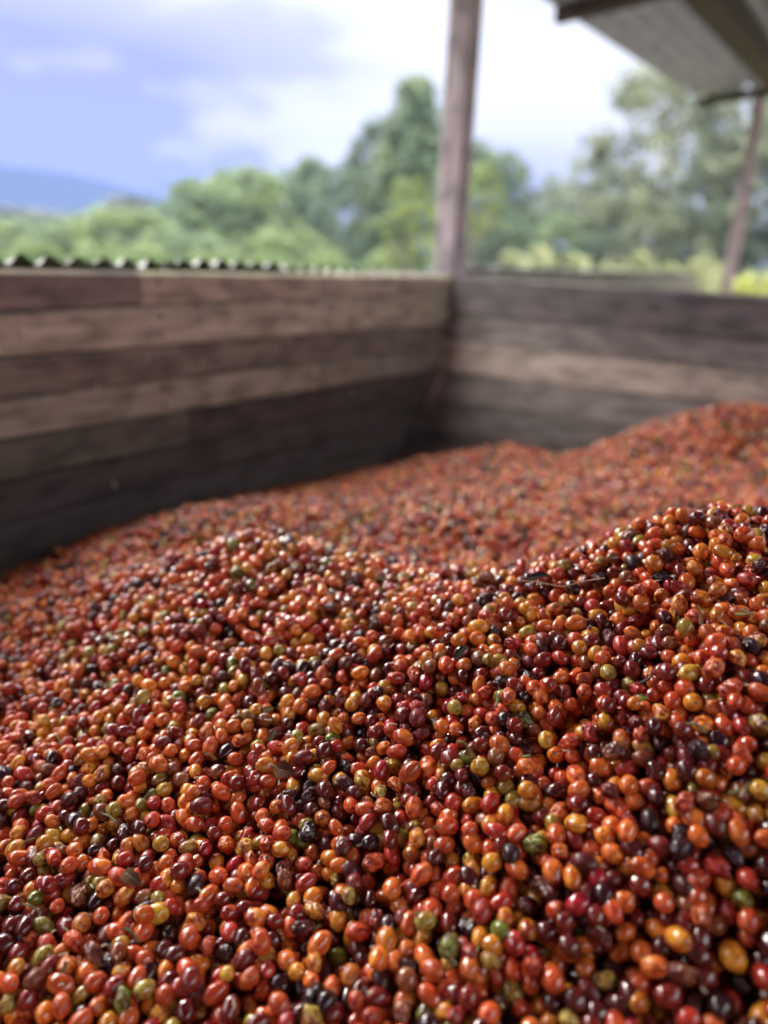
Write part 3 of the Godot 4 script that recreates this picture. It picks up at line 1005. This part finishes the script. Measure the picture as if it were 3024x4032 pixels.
# skin colours as base colours (linear), the words for them, and how common they are
const SKINS := [
	["orange", Vector3(0.74, 0.185, 0.034), 19], ["bright-orange", Vector3(0.80, 0.26, 0.030), 9], ["orange-red", Vector3(0.66, 0.110, 0.032), 18],
	["amber", Vector3(0.72, 0.31, 0.032), 11], ["yellow", Vector3(0.62, 0.37, 0.045), 3], ["olive", Vector3(0.40, 0.30, 0.05), 5],
	["green", Vector3(0.22, 0.27, 0.035), 1.2], ["red", Vector3(0.50, 0.048, 0.030), 9], ["crimson", Vector3(0.42, 0.018, 0.030), 1.3],
	["maroon", Vector3(0.22, 0.022, 0.016), 14], ["dark-maroon", Vector3(0.10, 0.014, 0.014), 9], ["purple-black", Vector3(0.040, 0.010, 0.016), 3],
	["brown", Vector3(0.28, 0.09, 0.035), 5]]
var skin_tex: Array
var skin_mats := {}

func skin_material(tex: int, tint = null) -> StandardMaterial3D:
	var key := [tex, tint]
	if skin_mats.has(key): return skin_mats[key]
	var m := StandardMaterial3D.new()
	m.resource_name = "wet fruit skin"
	m.vertex_color_use_as_albedo = true
	m.albedo_texture = skin_tex[tex]
	if tint != null: m.albedo_color = Color(tint.x, tint.y, tint.z).linear_to_srgb()
	m.roughness = [0.22, 0.40, 0.17][tex]
	m.metallic_specular = 0.5
	m.clearcoat_enabled = true
	m.clearcoat = [0.5, 0.2, 0.65][tex]
	m.clearcoat_roughness = 0.05
	skin_mats[key] = m
	return m

func screen_of(p: Vector3) -> Vector3:
	# where a point would stand in the picture (0..1 across, 0..1 down) and how deep; used only to choose and to word labels
	var q := cam_basis.inverse() * (p - EYE)
	var d := -q.z
	return Vector3(0.5 + q.x / d * FOCAL * 0.5 / 0.75, 0.5 - q.y / d * FOCAL * 0.5, d)

func setup_cherries() -> void:
	build_heights()
	var bed := settled_bed()
	var shapes := [
		fruit_mesh(1, 1.16, 1.0, 0.05, 0.0, Color.WHITE), fruit_mesh(2, 1.26, 0.97, 0.07, 0.0, Color(0.8, 0.55, 0.6)), fruit_mesh(3, 1.36, 0.95, 0.06, 0.0, Color(0.72, 0.42, 0.5)),
		fruit_mesh(4, 1.08, 1.0, 0.06, 0.0, Color(0.85, 0.7, 0.7)), fruit_mesh(5, 1.24, 0.94, 0.22, 0.03, Color(0.6, 0.35, 0.4)), fruit_mesh(6, 1.22, 0.92, 0.16, 0.10, Color(0.7, 0.6, 0.6)),
		fruit_mesh(7, 1.30, 0.96, 0.06, 0.0, Color.WHITE), fruit_mesh(8, 1.20, 0.98, 0.08, 0.0, Color(0.45, 0.16, 0.3))]
	skin_tex = [mottle(11, 0.42, Color(0.72, 0.34, 0.36)), mottle(21, 0.65, Color(0.62, 0.24, 0.28)), mottle(31, 0.25, Color(0.8, 0.55, 0.5))]
	var tex_of := [0, 1, 2, 2, 1, 1, 0, 2]
	var share := [20, 19, 14, 16, 10, 3, 11, 7]
	# lay the bed over the heap
	var tone := FastNoiseLite.new()
	tone.seed = 8
	tone.frequency = 9.0
	var all := []   # [transform, shape, skin, tint, screen]
	var near := []
	var nt: int = bed[0].size()
	for ti in range(-11, 1):
		for tj in range(0, 6):
			for k in nt:
				var t: float = tj * TILE + bed[1][k]
				# laid closer where the heap is steep, so that the slope is as full as the flat
				var s: float = (ti * TILE + bed[0][k]) * 0.92
				if s < -1.95: s = -1.95 + (s + 1.95) * lerpf(1.0, 0.7, smoothstep(0.9, 1.2, t))
				var ra: float = bed[3][k]
				if t < ra * 0.9 or t > 2.43 or s < -3.28: continue
				var h := height(s, t)
				if s > slope_s(h) - ra: continue
				var e := 0.012
				var nrm := Vector3(-(height(s + e, t) - h) / e, 1.0, -(height(s, t + e) - h) / e).normalized()
				var dz: float = bed[2][k] - BED
				var p := P(s + nrm.x * dz, t + nrm.z * dz, h + nrm.y * dz)
				var sc := screen_of(p)
				var shown: bool = sc.z > 0.15 and sc.x > -0.35 and sc.x < 1.35 and sc.y > -0.1 and sc.y < 1.3
				if not shown and dz < -0.020: continue
				if dz < -0.027 and sc.z > 1.0: continue
				var pick := rng.randf() * 100.0
				var dark: float = tone.get_noise_2d(s, t) + 0.35 * smoothstep(0.95, 1.2, t) * smoothstep(-2.0, -2.1, s)  # more maroon fruit low on the right; also paints in shade there
				var skin := 0
				var sum := 0.0
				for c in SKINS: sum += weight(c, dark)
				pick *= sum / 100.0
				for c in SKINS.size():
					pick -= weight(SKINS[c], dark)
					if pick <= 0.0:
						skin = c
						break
				var shape := 0
				var sp := rng.randi_range(0, 99)
				for c in share.size():
					sp -= share[c]
					if sp < 0:
						shape = c
						break
				if skin >= 10 and rng.randf() < 0.12: shape = 5
				var b := Basis(Vector3(rng.randfn(), rng.randfn(), rng.randfn()).normalized(), rng.randf() * TAU)
				# fruits come to rest lying down more often than standing on end
				if absf(b.y.y) > 0.75: b = Basis(b.x, PI / 2) * b
				b = b * Basis.from_scale(Vector3(0.97, 1.04, 0.97) * ra)
				var tint: Vector3 = SKINS[skin][1] * rng.randf_range(0.82, 1.18)
				var rec := [Transform3D(b, p), shape, skin, tint, sc, ra]
				if sc.z > 0.3 and sc.z < 0.85 and sc.x > -0.02 and sc.x < 1.02 and sc.y > 0.5 and sc.y < 1.02 and dz > -0.024: near.append(all.size())
				all.append(rec)
	# which ones show largest: count the cells of a coarse picture each one fills in front
	var gw := 300
	var gh := 400
	var zb := PackedFloat32Array()
	zb.resize(gw * gh)
	zb.fill(99.0)
	var ib := PackedInt32Array()
	ib.resize(gw * gh)
	ib.fill(-1)
	for k in near:
		var sc: Vector3 = all[k][4]
		var px := sc.x * gw
		var py := sc.y * gh
		var rr: float = all[k][5] * FOCAL * 0.5 * gh / sc.z
		for j in range(maxi(0, int(py - rr)), mini(gh, int(py + rr) + 1)):
			for i in range(maxi(0, int(px - rr)), mini(gw, int(px + rr) + 1)):
				var dd := (Vector2(i + 0.5 - px, j + 0.5 - py) / rr).length_squared()
				if dd < 1.0:
					var zz: float = sc.z - all[k][5] * sqrt(1.0 - dd)
					if zz < zb[j * gw + i]:
						zb[j * gw + i] = zz
						ib[j * gw + i] = k
	var area := {}
	for k in ib:
		if k >= 0: area[k] = area.get(k, 0) + 1
	var order := area.keys()
	order.sort_custom(func(a, b): return area[a] > area[b] if area[a] != area[b] else a < b)
	var single := {}
	for k in order.slice(0, 300): single[k] = true

	# everything else: one mass
	var mass := Node3D.new()
	mass.name = "coffee_cherries"
	add_child(mass)
	tag(mass, "heap of wet ripe coffee cherries filling the timber bin", "cherries", "", "stuff")
	for v in shapes.size():
		var mine := []
		for k in all.size():
			if all[k][1] == v and not single.has(k): mine.append(k)
		var mm := MultiMesh.new()
		mm.transform_format = MultiMesh.TRANSFORM_3D
		mm.use_colors = true
		mm.mesh = shapes[v]
		mm.instance_count = mine.size()
		for k in mine.size():
			var r: Array = all[mine[k]]
			mm.set_instance_transform(k, r[0])
			mm.set_instance_color(k, Color(r[3].x, r[3].y, r[3].z))
		var mi := MultiMeshInstance3D.new()
		mi.name = "cherry_mass"
		mi.multimesh = mm
		mi.material_override = skin_material(tex_of[v])
		mi.set_meta("kind", "stuff")
		mass.add_child(mi, true)
	# packed fruit below the loose layers
	var st := begin()
	var q := 0.03
	for i in int(3.34 / q):
		for j in int(2.42 / q):
			var c := []
			for e in [[0, 0], [1, 0], [1, 1], [0, 1]]:
				var s: float = -3.38 + (i + e[0]) * q
				var t: float = 0.005 + (j + e[1]) * q
				var h := height(s, t) - 0.055
				s = minf(s, slope_s(h) - 0.004)
				c.append(P(s, t, h))
			var up: Vector3 = (c[2] - c[0]).cross(c[1] - c[0])
			if up.y > 0: for z in [0, 1, 2, 0, 2, 3]: st.add_vertex(c[z])
			else: for z in [0, 2, 1, 0, 3, 2]: st.add_vertex(c[z])
	st.index()
	st.generate_normals()
	var core := part("packed_cherries", st.commit(), flat(Color(0.38, 0.08, 0.03), 0.5), mass)
	core.set_meta("kind", "stuff")
	print("cherries ", all.size(), " near ", near.size(), " seen ", order.size())

	# the three hundred that show largest, each a fruit of its own
	var used := {}
	heap = all
	for k in order:
		if area[k] >= 12: visible_fruit.append(k)
	var navel := navel_mesh()
	var navel_m := flat(Color(0.16, 0.075, 0.035), 0.6)
	var stalk_m := flat(Color(0.16, 0.15, 0.05), 0.7)
	for k in order.slice(0, 300):
		var r: Array = all[k]
		var tr: Transform3D = r[0]
		var sc: Vector3 = r[4]
		var skin: Array = SKINS[r[2]]
		var level := clampf(roundf(r[3].x / skin[1].x * 6.0) / 6.0, 0.8, 1.2)
		var look: String = "wrinkled " if r[1] == 5 else "plump " if r[5] > 0.0069 else "small " if r[5] < 0.0055 else ""
		var label := ""
		for sides in [["left", "above"], ["left", "below"], ["right", "above"], ["right", "below"], ["above", "below"], ["left", "right"]]:
			label = "%s%s coffee cherry" % [look, skin[0]]
			for side in sides: label += ", %s one %s" % [beside(k, side), {"left": "to left", "right": "to right", "above": "above", "below": "below"}[side]]
			label += ", " + zone(sc)
			if not used.has(label): break
		used[label] = true
		var o := thing("coffee_cherry", label, "coffee cherry", tr.origin, "nearest coffee cherries")
		o.basis = tr.basis.orthonormalized()
		var sz: float = r[5]
		var body := part("skin", shapes[r[1]], skin_material(tex_of[r[1]], skin[1] * level), o)
		body.scale = Vector3(0.97, 1.04, 0.97) * sz
		var top: float = [1.16, 1.26, 1.36, 1.08, 1.24, 1.22, 1.30, 1.20][r[1]]
		var nv := part("navel", navel, navel_m, o)
		nv.position = Vector3(0, sz * 1.04 * (top * 0.97 - 0.045), 0)
		nv.scale = Vector3.ONE * sz
		if k % 19 == 0:
			var s2 := begin()
			limb(s2, Vector3(0, -sz * 1.04 * (top - 0.1), 0), Vector3(0.0012, -sz * 1.04 * top - 0.004, 0.0008), 0.0009, 0.0007)
			part("stalk", s2.commit(), stalk_m, o)

var heap: Array
var visible_fruit := []

func zone(sc: Vector3) -> String:
	# where in the photo, in words
	var col: String = ["far left", "left", "centre left", "centre right", "right", "far right"][clampi(int(sc.x * 6.0), 0, 5)]
	var row: String = "bottom edge" if sc.y > 0.955 else "near bottom" if sc.y > 0.9 else "low" if sc.y > 0.83 else "lower part" if sc.y > 0.75 else "middle part"
	return row + ", " + col

func beside(k: int, side: String) -> String:
	# the colour of the visible fruit nearest on that side
	var me: Vector3 = heap[k][4]
	var best := 1e9
	var found := 0
	for j in visible_fruit:
		if j == k: continue
		var d := Vector2((heap[j][4].x - me.x) * 0.75, heap[j][4].y - me.y)
		var on: float = {"left": -d.x, "right": d.x, "above": -d.y, "below": d.y}[side]
		if on < d.length() * 0.8: continue
		if d.length() < best:
			best = d.length()
			found = j
	return SKINS[heap[found][2]][0]

func fruit_under(sc: Vector3) -> Array:
	# the two visible fruits nearest to a place in the photo, nearest first
	var near := []
	for j in visible_fruit: near.append([Vector2((heap[j][4].x - sc.x) * 0.75, heap[j][4].y - sc.y).length(), j])
	near.sort_custom(func(a, b): return a[0] < b[0])
	return [SKINS[heap[near[0][1]][2]][0], SKINS[heap[near[1][1]][2]][0], SKINS[heap[near[2][1]][2]][0]]

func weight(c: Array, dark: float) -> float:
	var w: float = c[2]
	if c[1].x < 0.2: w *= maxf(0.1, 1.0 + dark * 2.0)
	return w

func navel_mesh() -> ArrayMesh:
	# the small ringed scar at the fruit's tip
	var st := begin()
	var prof := [[0.0, 0.006], [0.05, 0.0], [0.085, 0.012], [0.11, 0.02], [0.135, 0.004]]
	for i in prof.size() - 1:
		for j in 10:
			var q := []
			for e in [[i, j], [i + 1, j], [i + 1, j + 1], [i, j + 1]]:
				var a: float = TAU * e[1] / 10.0
				q.append(Vector3(cos(a) * prof[e[0]][0], prof[e[0]][1], sin(a) * prof[e[0]][0]))
			face_out(st, Vector3(0, -1, 0), q, [Vector2.ZERO, Vector2.ZERO, Vector2.ZERO, Vector2.ZERO])
	return st.commit()

# ---------------------------------------------------------------- bits of leaf and stalk among the fruit
func on_heap(s: float, t: float, above: float) -> Vector3:
	return P(s, t, height(s, t) + above)

func leaf_piece(long: float, wide: float, curl: float, fold: float) -> ArrayMesh:
	# a torn leaf along x with a midrib fold and a curl, with real thickness
	var st := begin()
	var n := 8
	var m := 4
	var g := func(i: int, j: int, up: float) -> Vector3:
		var u := float(i) / n
		var v := 2.0 * j / m - 1.0
		var w := wide * 0.5 * pow(sin(PI * clampf(u * 0.86 + 0.07, 0, 1)), 0.7) * (1.0 + 0.12 * sin(u * 23.0) * signf(v))
		var a := (u - 0.5) * curl
		var R := long / maxf(absf(curl), 0.05)
		return Vector3(sin(a) * R, (cos(a) - 1.0) * R + absf(v) * fold * w + up, v * w)
	for side in [0.0006, 0.0]:
		for i in n:
			for j in m:
				face_out(st, Vector3(0, -1 if side > 0 else 1, 0), [g.call(i, j, side), g.call(i + 1, j, side), g.call(i + 1, j + 1, side), g.call(i, j + 1, side)], [Vector2.ZERO, Vector2.ZERO, Vector2.ZERO, Vector2.ZERO])
	for j in [0, m]:
		for i in n:
			face_out(st, Vector3.ZERO, [g.call(i, j, 0.0), g.call(i + 1, j, 0.0), g.call(i + 1, j, 0.0006), g.call(i, j, 0.0006)], [Vector2.ZERO, Vector2.ZERO, Vector2.ZERO, Vector2.ZERO])
	return st.commit()

func litter_leaf(label: String, s: float, t: float, long: float, wide: float, curl: float, fold: float, col: Color, turn: Vector3, above := 0.004) -> void:
	var o := thing("leaf", label, "leaf", on_heap(s, t, above), "leaf pieces on the heap")
	o.rotation = turn
	var lm := flat(col, 0.8)
	lm.metallic_specular = 0.2
	part("blade", leaf_piece(long, wide, curl, fold), lm, o)
	var st := begin()
	for i in 6:
		var f := [(i / 6.0 - 0.5), ((i + 1) / 6.0 - 0.5)]
		var q := []
		for e in f:
			var a: float = e * curl
			var R := long / maxf(absf(curl), 0.05)
			q.append(Vector3(sin(a) * R, (cos(a) - 1.0) * R + 0.0006, 0))
		limb(st, q[0], q[1], 0.0006, 0.0005)
	part("midrib", st.commit(), flat(col * 1.5, 0.6), o)

func twig(called: String, label: String, category: String, pts: Array, r0: float, r1: float, col: Color, group := "") -> void:
	var o := thing(called, label, category, pts[0], group)
	var st := begin()
	for i in pts.size() - 1:
		limb(st, pts[i] - pts[0], pts[i + 1] - pts[0], lerpf(r0, r1, float(i) / pts.size()), lerpf(r0, r1, float(i + 1) / pts.size()))
	part("stem", st.commit(), flat(col, 0.7), o)

func setup_litter() -> void:
	var a := on_heap(-1.902, 1.040, 0.010)
	var b := on_heap(-1.913, 1.093, 0.011)
	var c := on_heap(-1.912, 1.128, 0.014)
	twig("dry_stem", "long thin tan stem lying across the right hand mound", "stem", [a, a.lerp(b, 0.5) + Vector3(0, 0.002, 0), b, b.lerp(c, 0.5) + Vector3(0, 0.001, 0), c], 0.0004, 0.0008, Color(0.36, 0.19, 0.10))
	litter_leaf("dark green torn leaf standing upright among the cherries, right of centre", -2.000, 1.040, 0.0187, 0.0072, 0.5, 0.3, Color(0.018, 0.027, 0.018), Vector3(0.5, 0.4, 1.35), 0.0050)
	litter_leaf("brown curled dry leaf in the lower left of the heap", -2.232, 0.898, 0.0230, 0.0101, 2.0, 0.2, Color(0.085, 0.045, 0.026), Vector3(0.5, -0.6, 0.1), 0.0080)
	litter_leaf("blackened wet leaf on the slope of the right hand mound, beside the tan stem", -1.885, 1.062, 0.0216, 0.0086, 0.8, 0.5, Color(0.021, 0.017, 0.021), Vector3(0.25, 0.2, 0.15), 0.0060)
	litter_leaf("small green leaf tip in the centre left of the heap", -2.072, 0.895, 0.0094, 0.0043, 0.8, 0.3, Color(0.060, 0.078, 0.030), Vector3(0.3, 0.5, 0.2), 0.0060)
	litter_leaf("pale green leaf shred standing up near the middle of the heap", -2.100, 0.922, 0.0130, 0.0043, 0.9, 0.4, Color(0.102, 0.114, 0.048), Vector3(0.4, 0.9, 1.2), 0.0080)
	litter_leaf("reddish brown crumpled leaf below the pale green leaf shred", -2.118, 0.949, 0.0173, 0.0137, 1.3, 0.5, Color(0.075, 0.028, 0.018), Vector3(0.7, -0.3, 0.2), 0.0050)
	litter_leaf("green leaf fragment high on the left hand slope", -1.75, 0.66, 0.0115, 0.0058, 0.8, 0.3, Color(0.036, 0.072, 0.024), Vector3(0.6, 0.3, 0.2), 0.0060)
	# green and brown stalks
	var stalks := [["short green stalk on the right hand mound below its top", -1.960, 1.213, Color(0.20, 0.22, 0.09)], ["green stalk with two ends at the right edge, below the mound", -2.043, 1.235, Color(0.20, 0.22, 0.09)],
		["thin dark twig sticking up on the right, left of the green stalk", -2.012, 1.189, Color(0.07, 0.04, 0.03)], ["short brown stalk standing up in the middle of the heap", -2.045, 0.946, Color(0.13, 0.10, 0.04)],
		["olive stalk in the lower left, under the brown curled leaf", -2.262, 0.94, Color(0.16, 0.14, 0.06)], ["bent green stalk near the bottom left corner", -2.30, 0.915, Color(0.18, 0.19, 0.07)]]
	for q in stalks:
		var p := on_heap(q[1], q[2], 0.006)
		var d := Vector3(rng.randf_range(-1, 1), rng.randf_range(0.5, 1.1), rng.randf_range(-1, 1)).normalized() * 0.011
		var e := d.rotated(Vector3(0.3, 0.2, 0.9).normalized(), rng.randf_range(0.3, 0.8))
		twig("stalk", q[0], "stalk", [p - d * 0.3, p + d * 0.5, p + d * 0.5 + e * 0.6], 0.0011, 0.0007, q[3], "loose stalks on the heap")
	var m := 0
	while m < 30:
		var s := rng.randf_range(-2.33, -1.85)
		var t := rng.randf_range(0.62, 1.32)
		var p := on_heap(s, t, 0.005)
		var sc := screen_of(p)
		if sc.x < 0.02 or sc.x > 0.98 or sc.y < 0.55 or sc.y > 0.98: continue
		var col: Array = [["green", Color(0.16, 0.19, 0.06)], ["brown", Color(0.12, 0.08, 0.04)], ["olive", Color(0.19, 0.17, 0.07)]][m % 3]
		var label := "short %s stalk by %s cherry, %s and %s ones near, %s" % ([col[0]] + fruit_under(sc) + [zone(sc)])
		if taken.has(label): continue
		taken[label] = 0
		var d := Vector3(rng.randf_range(-1, 1), rng.randf_range(0.1, 0.9), rng.randf_range(-1, 1)).normalized() * rng.randf_range(0.008, 0.013)
		var e := d.rotated(Vector3(0.3, 0.2, 0.9).normalized(), rng.randf_range(0.4, 1.1))
		twig("stalk", label, "stalk", [p - d * 0.4, p + d * 0.4, p + d * 0.4 + e * 0.5], 0.0010, 0.0006, col[1], "loose stalks on the heap")
		m += 1
	# pale slivers of parchment and root strewn over the fruit
	var n := 0
	var tries := 0
	while n < 90 and tries < 4000:
		tries += 1
		var s := rng.randf_range(-2.33, -1.85)
		var t := rng.randf_range(0.62, 1.32)
		var p := on_heap(s, t, rng.randf_range(0.004, 0.0085))
		var sc := screen_of(p)
		if sc.x < 0.02 or sc.x > 0.98 or sc.y < 0.52 or sc.y > 0.98: continue
		var label := "pale husk sliver on %s cherry beside %s and %s ones, %s" % (fruit_under(sc) + [zone(sc)])
		if taken.has(label): continue
		taken[label] = 0
		var d := Vector3(rng.randf_range(-1, 1), rng.randf_range(-0.25, 0.6), rng.randf_range(-1, 1)).normalized() * rng.randf_range(0.003, 0.006)
		var e := d.rotated(Vector3.UP, rng.randf_range(-0.6, 0.6))
		twig("pale_sliver", label, "husk sliver", [p - d * 0.5, p + Vector3(0, 0.0006, 0), p + e * 0.5], 0.0006, 0.0004, Color(0.62, 0.50, 0.36), "pale slivers on the heap")
		n += 1
